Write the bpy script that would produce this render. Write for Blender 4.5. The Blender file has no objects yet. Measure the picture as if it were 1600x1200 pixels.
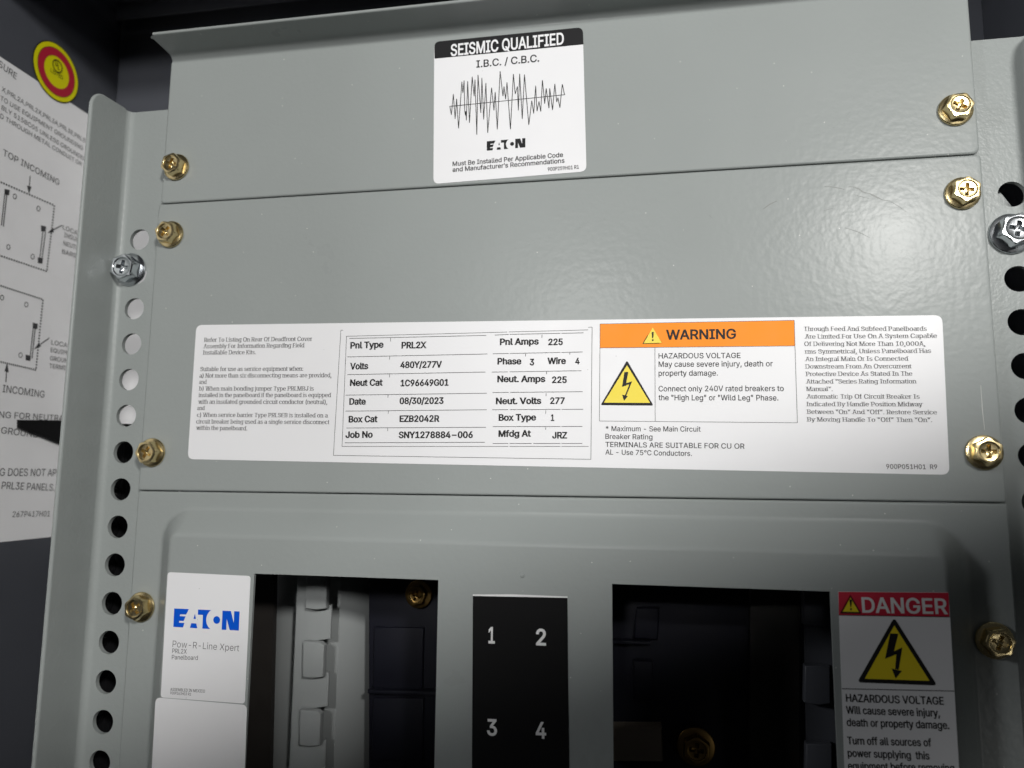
import bpy, bmesh, math, random, os
from mathutils import Vector, Matrix
from mathutils.geometry import delaunay_2d_cdt
random.seed(7)
S = bpy.context.scene
COL = S.collection

# ------------------------------------------------------------------ camera
FPX, PITCH, YAW, ROLL, DIST = 1130.0, .1253, -.1735, .0093, .34   # focal length in photo pixels, solved pose
cp, sp, cy, sy = math.cos(PITCH), math.sin(PITCH), math.cos(YAW), math.sin(YAW)
FWD = Vector((sy*cp, cy*cp, sp)); R0 = Vector((cy, -sy, 0)); U0 = R0.cross(FWD)
RT = R0*math.cos(ROLL) + U0*math.sin(ROLL); UP = -R0*math.sin(ROLL) + U0*math.cos(ROLL)
EYE = Vector((0, -DIST, 0))
cd = bpy.data.cameras.new('camera'); cam = bpy.data.objects.new('camera', cd); COL.objects.link(cam)
cam.matrix_world = Matrix((RT, UP, -FWD)).transposed().to_4x4()
cam.location = EYE
cd.sensor_fit = 'HORIZONTAL'; cd.sensor_width = 9.8; cd.lens = FPX/1600*9.8
cd.clip_start = .01; cd.clip_end = 20
cd.dof.use_dof = True; cd.dof.focus_distance = .345; cd.dof.aperture_fstop = 2.0
S.camera = cam

# ------------------------------------------------------------------ world and lamps
W = bpy.data.worlds.new('World'); S.world = W; W.use_nodes = True
nt = W.node_tree; bg = nt.nodes['Background']
tc = nt.nodes.new('ShaderNodeTexCoord'); sx = nt.nodes.new('ShaderNodeSeparateXYZ')
cr = nt.nodes.new('ShaderNodeValToRGB'); mr = nt.nodes.new('ShaderNodeMapRange')
nt.links.new(tc.outputs['Generated'], sx.inputs[0]); nt.links.new(sx.outputs['Z'], mr.inputs['Value'])
mr.inputs['From Min'].default_value = -1; mr.inputs['From Max'].default_value = 1
nt.links.new(mr.outputs[0], cr.inputs[0]); nt.links.new(cr.outputs[0], bg.inputs[0])
cr.color_ramp.elements[0].position = .25; cr.color_ramp.elements[0].color = (.035, .034, .033, 1)
cr.color_ramp.elements[1].position = .85; cr.color_ramp.elements[1].color = (.20, .21, .22, 1)
bg.inputs[1].default_value = .15

def aim(o, target):
    d = Vector(target) - o.location
    o.rotation_euler = d.to_track_quat('-Z', 'Y').to_euler()
def spot(name, loc, target, power, size, blend, radius, color):
    l = bpy.data.lights.new(name, 'SPOT'); l.energy = power; l.spot_size = math.radians(size); l.spot_blend = blend
    l.shadow_soft_size = radius; l.color = color
    o = bpy.data.objects.new(name, l); o.location = loc; COL.objects.link(o); aim(o, target); return o
def area(name, loc, target, power, sx_, sy_, color):
    l = bpy.data.lights.new(name, 'AREA'); l.energy = power; l.shape = 'RECTANGLE'; l.size = sx_; l.size_y = sy_; l.color = color
    o = bpy.data.objects.new(name, l); o.location = loc; COL.objects.link(o); aim(o, target); return o
KEY = spot('work_lamp', (.42, -.90, .385), (-.70, 0, 1.15), 31, 117.6, .05, .05, (1, .985, .955))
KEY2 = spot('ceiling_lamp', (-.10, -.95, .25), (-.75, 0, 1.15), 15, 133.4, .05, .05, (1, .99, .97))
# both lamps are shaded from the lower right of the panel: their light ends along one straight line
def shade_edge(o, a, b, blend):
    n = (at(*a)-o.location).cross(at(*b)-o.location).normalized()
    if n.z < 0: n = -n
    o.rotation_euler = n.to_track_quat('-Z', 'Y').to_euler(); o.data.spot_size = math.pi; o.data.spot_blend = blend
FILL = area('side_lamp', (-.95, -.62, .30), (0, 0, 0), 2.6, .12, .12, (.97, .985, 1))
LOW = spot('added_low_light', (.50, -.62, -.30), (.20, 0, -.20), 3.2, 20, 1.0, .05, (1, .99, .96))  # added light that brightens the lower right rail; no known source there

S.view_settings.view_transform = 'Standard'; S.view_settings.look = 'None'
S.view_settings.exposure = 0; S.view_settings.gamma = 1; S.view_settings.use_curve_mapping = False
S.render.engine = 'CYCLES'; S.cycles.max_bounces = 8; S.cycles.use_denoising = True
S.cycles.sample_clamp_indirect = 4

# ------------------------------------------------------------------ measuring: from the photograph to a plane of the real thing
def ray(x, y): return FWD + RT*((x-800)/FPX) - UP*((y-600)/FPX)
def at(x, y, Y=0.0):                    # the point of the upright plane at depth Y
    d = ray(x, y); return EYE + d*((Y+DIST)/d.y)
def sd(x, y, X):                        # the point of the side wall at X
    d = ray(x, y); return EYE + d*(X/d.x)

for lamp in (KEY, KEY2): shade_edge(lamp, (700, 1075), (1570, 733), .03)

# ------------------------------------------------------------------ materials
def mat(name, col, rough=.5, metal=0, spec=.5, bump=0, bscale=400, bdetail=2, var=0, vscale=30, specks=None, coat=0, coat_rough=.1, bdist=.0002):
    m = bpy.data.materials.new(name); m.use_nodes = True; n = m.node_tree; b = n.nodes['Principled BSDF']
    b.inputs['Base Color'].default_value = (*col, 1); b.inputs['Roughness'].default_value = rough
    b.inputs['Metallic'].default_value = metal; b.inputs['Specular IOR Level'].default_value = spec
    b.inputs['Coat Weight'].default_value = coat; b.inputs['Coat Roughness'].default_value = coat_rough
    t = n.nodes.new('ShaderNodeTexCoord'); src = None
    if var:
        nz = n.nodes.new('ShaderNodeTexNoise'); nz.inputs['Scale'].default_value = vscale; nz.inputs['Detail'].default_value = 5
        n.links.new(t.outputs['Object'], nz.inputs['Vector'])
        mx = n.nodes.new('ShaderNodeMix'); mx.data_type = 'RGBA'
        mx.inputs[6].default_value = (*[c*(1-var) for c in col], 1); mx.inputs[7].default_value = (*[min(1, c*(1+var)) for c in col], 1)
        n.links.new(nz.outputs['Fac'], mx.inputs[0]); src = mx.outputs[2]
        rr = n.nodes.new('ShaderNodeMapRange'); rr.inputs['To Min'].default_value = rough*.72; rr.inputs['To Max'].default_value = min(1, rough*1.28)
        n.links.new(nz.outputs['Fac'], rr.inputs['Value']); n.links.new(rr.outputs[0], b.inputs['Roughness'])
    if specks:
        scol, sscale, size, dens = specks
        v = n.nodes.new('ShaderNodeTexVoronoi'); v.inputs['Scale'].default_value = sscale
        n.links.new(t.outputs['Object'], v.inputs['Vector'])
        lt = n.nodes.new('ShaderNodeMath'); lt.operation = 'LESS_THAN'; lt.inputs[1].default_value = size
        n.links.new(v.outputs['Distance'], lt.inputs[0])
        sep = n.nodes.new('ShaderNodeSeparateColor'); n.links.new(v.outputs['Color'], sep.inputs[0])
        l2 = n.nodes.new('ShaderNodeMath'); l2.operation = 'LESS_THAN'; l2.inputs[1].default_value = dens
        n.links.new(sep.outputs[0], l2.inputs[0])
        mu = n.nodes.new('ShaderNodeMath'); mu.operation = 'MULTIPLY'; n.links.new(lt.outputs[0], mu.inputs[0]); n.links.new(l2.outputs[0], mu.inputs[1])
        m2 = n.nodes.new('ShaderNodeMix'); m2.data_type = 'RGBA'; m2.inputs[6].default_value = (*col, 1); m2.inputs[7].default_value = (*scol, 1)
        if src: n.links.new(src, m2.inputs[6])
        n.links.new(mu.outputs[0], m2.inputs[0]); src = m2.outputs[2]
    if src: n.links.new(src, b.inputs['Base Color'])
    if bump:
        nz = n.nodes.new('ShaderNodeTexNoise'); nz.inputs['Scale'].default_value = bscale; nz.inputs['Detail'].default_value = bdetail
        n.links.new(t.outputs['Object'], nz.inputs['Vector'])
        bp = n.nodes.new('ShaderNodeBump'); bp.inputs['Strength'].default_value = bump; bp.inputs['Distance'].default_value = bdist
        n.links.new(nz.outputs['Fac'], bp.inputs['Height']); n.links.new(bp.outputs[0], b.inputs['Normal'])
        if coat: n.links.new(bp.outputs[0], b.inputs['Coat Normal'])
    return m
GREY = (.285, .306, .300)
M = dict(
    paint=mat('grey_powder_coat', GREY, .30, spec=.135, bump=.58, bscale=300, bdetail=1.5, var=.05, vscale=14, specks=((.60, .60, .58), 230, .058, .20)),
    rail=mat('grey_textured_coat', (.285, .306, .300), .31, spec=.16, bump=.55, bscale=620, bdetail=1.5, var=.03, vscale=25),
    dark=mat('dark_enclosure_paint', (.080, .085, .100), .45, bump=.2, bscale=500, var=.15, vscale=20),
    white=mat('white_vinyl', (.75, .75, .765), .42, spec=.4, var=.012, vscale=60, bump=.05, bscale=120, specks=((.25, .25, .24), 300, .05, .05)),
    paper=mat('white_paper', (.74, .74, .75), .6, spec=.3, var=.04, vscale=30, bump=.5, bscale=22, bdist=.0015),
    ink=mat('black_ink', (.013, .013, .014), .55, spec=.2),
    greyink=mat('grey_ink', (.055, .055, .058), .55, spec=.3),
    black=mat('black_vinyl', (.006, .006, .0065), .7, spec=.12, specks=((.3, .3, .3), 420, .06, .04)),
    orange=mat('orange_ink', (.93, .265, .004), .45, spec=.2, var=.02, vscale=80),
    red=mat('red_ink', (.52, .018, .045), .42, spec=.4),
    yellow=mat('yellow_ink', (.78, .62, .02), .42, spec=.4, var=.03, vscale=80),
    acid=mat('sticker_yellow', (.66, .62, .005), .35),
    crimson=mat('sticker_red', (.42, .018, .04), .35),
    blue=mat('blue_ink', (.001, .085, .58), .45, spec=.2),
    pale=mat('pale_lettering', (.72, .72, .72), .5),
    brass=mat('yellow_zinc_plating', (.75, .61, .33), .23, metal=1, bump=.12, bscale=900, var=.14, vscale=260),
    zinc=mat('bright_zinc_plating', (.66, .69, .72), .16, metal=1, bump=.08, bscale=900, var=.10, vscale=200),
    gloss=mat('glossy_black_plastic', (.010, .010, .011), .16),
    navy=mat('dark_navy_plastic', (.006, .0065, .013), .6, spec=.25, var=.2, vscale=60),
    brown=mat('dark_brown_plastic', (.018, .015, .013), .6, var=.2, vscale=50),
    beige=mat('beige_plastic', (.20, .165, .13), .5, var=.05, vscale=50),
    dull=mat('dimmed_brass', (.26, .165, .055), .38, metal=1, var=.2, vscale=200),  # brass with the dimness inside the openings put into its colour
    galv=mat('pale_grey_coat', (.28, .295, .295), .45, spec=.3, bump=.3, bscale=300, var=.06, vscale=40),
    scratch=mat('bare_scratch', (.17, .18, .172), .45),
    scuff=mat('light_scratch', (.62, .62, .60), .45),
)

# ------------------------------------------------------------------ mesh helpers
def link(name, bm, m, parent=None, smooth=30, weighted=False):
    bmesh.ops.recalc_face_normals(bm, faces=bm.faces) if smooth is not None else None
    me = bpy.data.meshes.new(name); bm.to_mesh(me); bm.free()
    mats = m if isinstance(m, (list, tuple)) else [m]
    for x in mats: me.materials.append(M[x])
    if smooth:
        for p in me.polygons: p.use_smooth = True
        me.set_sharp_from_angle(angle=math.radians(smooth))
    o = bpy.data.objects.new(name, me); COL.objects.link(o)
    if parent: o.parent = parent
    if weighted:
        w = o.modifiers.new('normals', 'WEIGHTED_NORMAL'); w.keep_sharp = True; w.weight = 100
    return o
def tag(o, label, cat, group=None, kind=None):
    o['label'] = label; o['category'] = cat
    if group: o['group'] = group
    if kind: o['kind'] = kind
    return o
def empty(name, loc, label, cat, group=None):
    o = bpy.data.objects.new(name, None); o.location = loc; o.empty_display_size = .01; COL.objects.link(o)
    return tag(o, label, cat, group)
def rrect(x0, x1, z0, z1, r, n=8):      # a rounded rectangle, corners: right-bottom, right-top, left-top, left-bottom
    rs = r if isinstance(r, (list, tuple)) else [r]*4
    out = []
    for (cx, cz, a0, rr) in ((x1, z0, -90, rs[0]), (x1, z1, 0, rs[1]), (x0, z1, 90, rs[2]), (x0, z0, 180, rs[3])):
        rr = max(rr, 1e-5)
        ox = cx - rr if cx == x1 else cx + rr; oz = cz - rr if cz == z1 else cz + rr
        for i in range(n+1):
            a = math.radians(a0 + 90*i/n); out.append((ox + rr*math.cos(a), oz + rr*math.sin(a)))
    return out
def circ(x, z, r, n=32): return [(x + r*math.cos(2*math.pi*i/n), z + r*math.sin(2*math.pi*i/n)) for i in range(n)]
def ring(bm, pts, Y): return [bm.verts.new((x, Y, z)) for x, z in pts]
def bridge(bm, a, b):
    n = len(a)
    for i in range(n):
        try: bm.faces.new((a[i], a[(i+1) % n], b[(i+1) % n], b[i]))
        except ValueError: pass
def edges_of(bm, loop):
    out = []
    for i in range(len(loop)):
        a, b = loop[i], loop[(i+1) % len(loop)]
        e = bm.edges.get((a, b)) or bm.edges.new((a, b)); out.append(e)
    return out
def inside(p, l):
    c_ = False
    for i in range(len(l)):
        a, b = l[i-1], l[i]
        if (a[1] > p[1]) != (b[1] > p[1]) and p[0] < (b[0]-a[0])*(p[1]-a[1])/(b[1]-a[1])+a[0]: c_ = not c_
    return c_
def winding(p, l):
    w_ = 0
    for i in range(len(l)):
        a, b = l[i-1], l[i]
        if (a[1] > p[1]) != (b[1] > p[1]) and p[0] < (b[0]-a[0])*(p[1]-a[1])/(b[1]-a[1])+a[0]: w_ += 1 if b[1] > a[1] else -1
    return w_
def cdt(loops, nonzero=False):                         # triangles of a flat shape with holes; loops of 2D points
    pts, eds = [], []
    for l in loops:
        k = len(pts); pts += [Vector(p) for p in l]; eds += [(k+i, k+(i+1) % len(l)) for i in range(len(l))]
    v, e, f, ov, oe, of = delaunay_2d_cdt(pts, eds, [], 0, 1e-7, True)
    keep = []
    for t_ in f:
        c_ = (sum(v[i].x for i in t_)/len(t_), sum(v[i].y for i in t_)/len(t_))
        if (sum(winding(c_, l) for l in loops) if nonzero else sum(inside(c_, l) for l in loops) % 2): keep.append(t_)
    return v, keep, ov
def fill(bm, loops):                    # one flat face, with holes, from vertex loops
    L0 = [v for l in loops for v in l]; nrm = Vector((0, 0, 0)); l = loops[0]
    for i in range(len(l)):
        a, b = l[i].co, l[(i+1) % len(l)].co; nrm += Vector(((a.y-b.y)*(a.z+b.z), (a.z-b.z)*(a.x+b.x), (a.x-b.x)*(a.y+b.y)))
    nrm.normalize(); o = l[0].co.copy()
    u = nrm.orthogonal().normalized(); w = nrm.cross(u)
    sc = 100
    v, f, ov = cdt([[((q.co-o).dot(u)*sc, (q.co-o).dot(w)*sc) for q in lp] for lp in loops])
    vm = [L0[ov[i][0]] if ov[i] else bm.verts.new(o + u*(v[i].x/sc) + w*(v[i].y/sc)) for i in range(len(v))]
    for t_ in f:
        try: bm.faces.new([vm[i] for i in t_])
        except ValueError: pass
def box(bm, x0, x1, y0, y1, z0, z1, bev=0, seg=2):
    r = bmesh.ops.create_cube(bm, size=1)
    vs = r['verts']
    for v in vs: v.co = Vector(((x0+x1)/2 + v.co.x*(x1-x0), (y0+y1)/2 + v.co.y*(y1-y0), (z0+z1)/2 + v.co.z*(z1-z0)))
    if bev:
        es = {e for v in vs for e in v.link_edges}
        bmesh.ops.bevel(bm, geom=list(es), offset=bev, segments=seg, affect='EDGES', profile=.5)
def pan(bm, outline, Y, r, depth, holes=(), steps=5):
    """sheet-metal cover: flat face at Y, edge rolled back over radius r; outline(inset) gives the loop"""
    first = ring(bm, outline(r), Y); prev = first
    for i in range(1, steps+1):
        a = math.pi/2*i/steps
        cur = ring(bm, outline(r*(1-math.sin(a))), Y + r*(1-math.cos(a))); bridge(bm, prev, cur); prev = cur
    if depth > r:
        cur = ring(bm, outline(0), Y+depth); bridge(bm, prev, cur)
    hl = [ring(bm, h, Y) for h in holes]
    for h, pts in zip(hl, holes): bridge(bm, h, ring(bm, pts, Y+.0016))
    fill(bm, [first]+hl)

# ------------------------------------------------------------------ the enclosure: walls round the panel
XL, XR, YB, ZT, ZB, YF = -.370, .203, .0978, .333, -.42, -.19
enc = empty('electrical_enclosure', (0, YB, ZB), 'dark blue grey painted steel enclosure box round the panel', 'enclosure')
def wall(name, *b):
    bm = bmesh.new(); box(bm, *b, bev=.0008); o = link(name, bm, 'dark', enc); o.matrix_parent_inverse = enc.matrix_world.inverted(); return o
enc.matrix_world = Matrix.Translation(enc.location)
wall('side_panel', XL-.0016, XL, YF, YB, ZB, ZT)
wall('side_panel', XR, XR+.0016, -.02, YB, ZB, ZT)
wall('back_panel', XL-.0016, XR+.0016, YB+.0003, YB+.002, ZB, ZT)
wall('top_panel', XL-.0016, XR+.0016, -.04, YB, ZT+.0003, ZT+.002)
wall('shade_lip', XL-.0016, XR+.0016, -.0425, -.0405, .288, ZT)  # unseen lip, added to shade the top of the back wall
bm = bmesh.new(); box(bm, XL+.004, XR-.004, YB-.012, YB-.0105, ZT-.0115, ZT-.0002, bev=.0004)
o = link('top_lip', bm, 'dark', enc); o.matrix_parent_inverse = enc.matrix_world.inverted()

# ------------------------------------------------------------------ mounting rails: a face with a row of holes, a flange towards the viewer
PX0, PX1 = -.2562, .1530; CX = (PX0+PX1)/2
YR, RTOP, PITCH_H = .0040, .2015, .01945
def rail(side, label):
    sgn = -1 if side < 0 else 1
    X = lambda u: CX + sgn*u                       # u grows outwards from the panel's middle
    UC = .2295                                     # inner face of the flange
    r = .0035; yf = -.0235
    holes = [circ(X(.2176), .1268 - PITCH_H*i, .00585) for i in range(0, 20)]
    bm = bmesh.new()
    ztop, zbot = RTOP, -.27
    n = 9
    # face (its hole walls go back)
    loop = [(X(.185), zbot), (X(UC-r), zbot), (X(UC-r), ztop), (X(.185), ztop)]
    L = ring(bm, loop, YR); H = [ring(bm, h, YR) for h in holes]
    for h, pts in zip(H, holes): 
        bev = ring(bm, [(p[0] + (p[0]-X(.2176))*-.03, p[1]) for p in pts], YR+.0003)
        bridge(bm, h, ring(bm, pts, YR+.0024)); 
        for v in bev: bm.verts.remove(v)
    fill(bm, [L]+H)
    B = ring(bm, loop, YR+.0016)
    for i in (0, 2, 3): bm.faces.new((L[i], L[(i+1) % 4], B[(i+1) % 4], B[i]))
    # bend and flange as a strip of columns: (u, y, top z)
    cols = [(UC-r, YR, ztop)]
    for i in range(1, n+1):
        a = math.pi/2*i/n
        cols.append((UC-r+r*math.sin(a), YR-r+r*math.cos(a), ztop))
    yy0, rr, zf = YR-r, .009, .2005
    cols += [(UC, yy0-.004, ztop-.0002), (UC, yf+rr, zf)]
    for i in range(1, 10):
        a = math.pi/2*i/10; cols.append((UC, yf+rr-rr*math.sin(a), zf-rr*(1-math.cos(a))))
    cols.append((UC, yf, zf-rr)); 
    t = .0022
    def outer(c):
        u, y, z = c
        return (u, y, z)
    inn = [(bm.verts.new((X(u), y, z)), bm.verts.new((X(u), y, zbot))) for u, y, z in cols]
    for (a, b), (c, d) in zip(inn, inn[1:]): bm.faces.new((a, c, d, b))
    # rounded free edge, then the flange's outer side
    m = 8
    edge = []
    for k in range(1, m+1):
        a = math.pi*k/m; edge.append((UC+t/2-t/2*math.cos(a), -t/2*math.sin(a)))
    prev = inn
    # sheet edge along the whole top and front contour
    top_ids = list(range(n, len(cols)))
    contour = [cols[i] for i in top_ids]
    pv = [inn[i][0] for i in top_ids] + [inn[-1][1]]
    pts = [(c[1], c[2]) for c in contour] + [(yf, zbot)]
    # outward normals of the contour in (y, z)
    nor = []
    for i in range(len(pts)):
        a = pts[max(0, i-1)]; b = pts[min(len(pts)-1, i+1)]
        d = Vector((b[0]-a[0], b[1]-a[1])); d.normalize(); nn = Vector((d.y, -d.x))
        if nn.x > 0 or nn.y < -1e-3: nn = -nn
        nor.append(nn)
    nor[-1] = Vector((-1, 0)); nor[-2] = Vector((-1, 0))
    for du, off in [(e[0], -e[1]) for e in edge]:
        cur = [bm.verts.new((X(du), p[0]+nn.x*off, p[1]+nn.y*off)) for p, nn in zip(pts, nor)]
        for i in range(len(cur)-1): bm.faces.new((pv[i], pv[i+1], cur[i+1], cur[i]))
        pv = cur
    back = [(X(UC+t), YR+.0016, ztop), (X(UC+t), YR+.0016, zbot)]
    bv = [bm.verts.new(p) for p in back]
    bm.faces.new([pv[i] for i in range(len(pv))] + [bv[1], bv[0]])
    o = link('mounting_rail', bm, 'rail', weighted=True)
    return tag(o, label, 'mounting rail', 'perforated rails beside the cover plates')
rail(-1, 'grey perforated steel rail along the left edge of the cover plates')
rail(1, 'grey perforated steel rail along the right edge of the cover plates')

# ------------------------------------------------------------------ cover plates
def scratch(pts, w, m, parent, Y=-.00005):
    bm = bmesh.new(); P = [at(x, y, Y) for x, y in pts]; prev = None
    for i, p in enumerate(P):
        a = P[max(0, i-1)]; b = P[min(len(P)-1, i+1)]; d = (b-a).normalized(); nn = Vector((-d.z, 0, d.x))
        ww = w[i] if isinstance(w, (list, tuple)) else w*(.15 + .85*math.sin(math.pi*(i+.3)/(len(P)-.4)))
        c = (bm.verts.new(p+nn*ww/2), bm.verts.new(p-nn*ww/2))
        if prev: bm.faces.new((prev[0], prev[1], c[1], c[0]))
        prev = c
    o = link('scratch', bm, m, parent, smooth=0); return o

# top plate: face, bend, flange towards the viewer
bm = bmesh.new()
zb, z1, r, yfl = .1452, .2303, .0035, -.0195
def out_top(i): return rrect(PX0+.0012+i, PX1-.0004-i, zb+i, z1-r, [.0028, 1e-5, 1e-5, .0012], 5)
pan(bm, out_top, 0, .0011, .0034)
# straight strip that carries face into the flange bend
xa, xb = PX0+.0012+.0011, PX1-.0004-.0011
rows = [(0, z1-r)]
for i in range(1, 10):
    a = math.pi/2*i/9; rows.append((-r+r*math.cos(a), z1-r+r*math.sin(a)))
rows.append((yfl+.003, z1+.0002))
prev = None; under = []
for j, (y, z) in enumerate(rows):
    x0 = xa + (.0008 if j in (0,) else 0); x0 = xa
    c = (bm.verts.new((x0, y, z)), bm.verts.new((xb, y, z))); under.append(c)
    if prev: bm.faces.new((prev[0], prev[1], c[1], c[0]))
    prev = c
# free edge of the flange with rounded ends, and the sheet's upper side
t = .0016
fl = [(-.0030+.0000, 0)]
ends = []
for k in range(0, 7):
    a = math.pi/2*k/6; ends.append((.003*(1-math.cos(a)), -.003*math.sin(a)))
cur = prev
for dx, dy in ends[1:]:
    c = (bm.verts.new((xa-.001+dx, yfl+.003+dy, z1+.0002)), bm.verts.new((xb+.001-dx, yfl+.003+dy, z1+.0002))); under.append(c)
    bm.faces.new((cur[0], cur[1], c[1], c[0])); cur = c
up = []
for k in range(1, 7):
    a = math.pi*k/6
    c = (bm.verts.new((cur[0].co.x, yfl-t/2*math.sin(a), z1+.0002+t/2-t/2*math.cos(a))), bm.verts.new((cur[1].co.x, yfl-t/2*math.sin(a), z1+.0002+t/2-t/2*math.cos(a))))
    bm.faces.new((prev[0] if False else cur[0], cur[1], c[1], c[0])); cur = c
# upper side back down to the rear of the plate
c = (bm.verts.new((xa, 0, z1+.0002+t)), bm.verts.new((xb, 0, z1+.0002+t))); bm.faces.new((cur[0], cur[1], c[1], c[0])); cur = c
c2 = (bm.verts.new((xa, t, z1-r)), bm.verts.new((xb, t, z1-r))); bm.faces.new((cur[0], cur[1], c2[1], c2[0]))
topsheet = link('cover_plate', bm, 'paint', weighted=True)
sol = None
tag(topsheet, 'grey top cover plate with forward bent upper flange, bearing the seismic sticker', 'cover plate', 'grey cover plates of the panel')
# sheet edge at the flange's left and right ends
for xe, s in ((xa-.0007, -1), (xb+.0007, 1)):
    pass

bm = bmesh.new()
def out_mid(i): return rrect(PX0+i, PX1-i, -.0096+i, .1447-i, [.0012, .0016, .0012, .0012], 5)
pan(bm, out_mid, 0, .0011, .0034)
mid = link('cover_plate', bm, 'paint', weighted=True)
tag(mid, 'scratched grey middle cover plate carrying the long white rating label', 'cover plate', 'grey cover plates of the panel')
k = .00017
scratch([(1288, 291), (1300, 292), (1312, 294), (1320, 296)], .0005, 'scratch', mid)
scratch([(1326, 291.5), (1334, 292), (1342, 295), (1347, 299), (1352, 301), (1358, 302)], .0006, 'scratch', mid)
scratch([(1358, 302), (1364, 305), (1371, 308.5), (1378, 312), (1391, 314)], [k, 5*k, 4*k, 2*k, k], 'scratch', mid)
scratch([(1391, 314), (1399, 319), (1407, 324), (1416, 331)], .00022, 'scratch', mid)
scratch([(1334, 304), (1345, 307), (1360, 310.5)], .0002, 'scratch', mid)
scratch([(1320, 356), (1331, 359), (1345, 364), (1359, 371.5)], .0003, 'scratch', mid)
scratch([(1286, 330), (1294, 327), (1303, 325)], .0002, 'scratch', mid)
scratch([(1532.5, 602), (1535, 640), (1538.5, 672)], .00022, 'scuff', mid)
scratch([(1192, 327), (1203, 319), (1214, 314)], .0007, 'scratch', mid)
scratch([(1108, 336), (1113, 341)], .0002, 'scratch', mid)

# breaker cover: plate with a drawn, raised field and two windows
BH = .012
bm = bmesh.new()
def out_low(i): return rrect(PX0+.0002+i, PX1+.0002-i, -.27+i, -.0100-i, [.001, .0012, .0012, .001], 5)
BX0, BX1, BZ1, BZ0, BR = -.2395, .1352, -.0187, -.262, .0155
def bossloop(i): return rrect(BX0+i, BX1-i, BZ0+i, BZ1-i, max(BR-i, .0012), 10)
outer = ring(bm, out_low(.0011), 0); prev = outer
for i in range(1, 6):
    a = math.pi/2*i/5
    cur = ring(bm, out_low(.0011*(1-math.sin(a))), .0011*(1-math.cos(a))); bridge(bm, prev, cur); prev = cur
cur = ring(bm, out_low(0), .0034); bridge(bm, prev, cur)
th = math.atan2(BH, .0117); R1, R2 = .0042, .0042
t1, t2 = R1*math.tan(th/2), R2*math.tan(th/2)
prof = []
for i in range(8):
    a = th*i/7; prof.append((-t1 + R1*math.sin(a), -(R1*(1-math.cos(a)))))
Lx, Ly = .0117, -BH
for i in range(8):
    a = th*(1-i/7); prof.append((Lx + t2 - R2*math.sin(a), Ly + R2*(1-math.cos(a))))
base = ring(bm, bossloop(prof[0][0]), 0); fill(bm, [outer, base]); prev = base
for off, y in prof[1:]:
    cur = ring(bm, bossloop(off), y); bridge(bm, prev, cur); prev = cur
P = lambda x, y: (lambda v: (v.x, v.z))(at(x, y, -BH))
w1l, w1r = P(397, 900)[0], P(684, 950)[0]; w1t = (P(398, 898)[1] + P(685, 904.5)[1])/2
w2l, w2r = P(957, 1000)[0], P(1300, 980)[0]; w2t = (P(957, 913)[1] + P(1298, 923.6)[1])/2
win = [rrect(w1l, w1r, -.25, w1t, .0003, 2), rrect(w2l, w2r, -.25, w2t, .0003, 2)]
wl = [ring(bm, w, -BH) for w in win]
fill(bm, [prev]+wl)
for l, w in zip(wl, win): bridge(bm, l, ring(bm, w, -BH+.0016))
low = link('breaker_cover', bm, 'paint', weighted=True)
tag(low, 'grey lower cover with a raised field and two dark rectangular openings', 'breaker cover')
# a little weld pip above the number strip
bm = bmesh.new(); c = at(816, 899, -BH)
bmesh.ops.create_uvsphere(bm, u_segments=16, v_segments=8, radius=1, matrix=Matrix.Translation(c) @ Matrix.Diagonal((.0012, .0006, .0012, 1)))
link('pip', bm, 'paint', low)

# ------------------------------------------------------------------ screws
def hexr(th, a): 
    q = ((th + math.pi/6) % (math.pi/3)) - math.pi/6
    return a/math.cos(q)
def crossr(th, a, b):
    q = ((th + math.pi/4) % (math.pi/2)) - math.pi/4
    q = abs(q)
    ra = b/math.cos(q); rb = a/max(math.sin(q), 1e-6)
    return min(ra, max(rb, a*1.55))
N = 96
def lathe(bm, rings, cap=True):
    prev = None
    for f, y in rings:
        vs = []
        for i in range(N):
            t_ = 2*math.pi*i/N; rr = f(t_) if callable(f) else f
            vs.append(bm.verts.new((rr*math.cos(t_), -y, rr*math.sin(t_))))
        if prev: bridge(bm, prev, vs)
        prev = vs
    if cap: bm.faces.new(prev)
def screw_meshes(rf, af, h, m, name):
    bm = bmesh.new()
    lathe(bm, [(rf*.93, -.0004), (rf*.96, .0003), (rf, .0007), (rf*.995, .0012), (rf*.96, .0015), (rf*.86, .0017), (af*1.0, .0019)], cap=True)
    wm = link(name+'_washer', bm, m); 
    bm = bmesh.new()
    hx = lambda s: (lambda t_: hexr(t_, af)*s)
    top = h
    ch = lambda s: (lambda t_: min(hexr(t_, af)*s, af*1.06))
    lathe(bm, [(hx(1.02), .0013), (hx(1.0), .0017), (hx(1.0), top-.0009), (ch(.995), top-.0004), (ch(.955), top-.0001), (af*.90, top), (af*.80, top), (af*.765, top-.00012), (af*.745, top-.0006), (af*.66, top-.0007),
               (lambda t_: crossr(t_, af*.17, af*.58), top-.00072), (lambda t_: crossr(t_, af*.165, af*.55), top-.0010), (lambda t_: crossr(t_, af*.12, af*.36), top-.0024), (af*.08, top-.0028)])
    hm = link(name+'_head', bm, m)
    a, b = wm.data, hm.data
    bpy.data.objects.remove(wm); bpy.data.objects.remove(hm)
    return a, b
brass = screw_meshes(.0074, .0053, .0062, 'brass', 'brass')
zinc = screw_meshes(.0092, .0064, .0080, 'zinc', 'zinc')
dull = screw_meshes(.0074, .00475, .0060, 'dull', 'dull')
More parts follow.
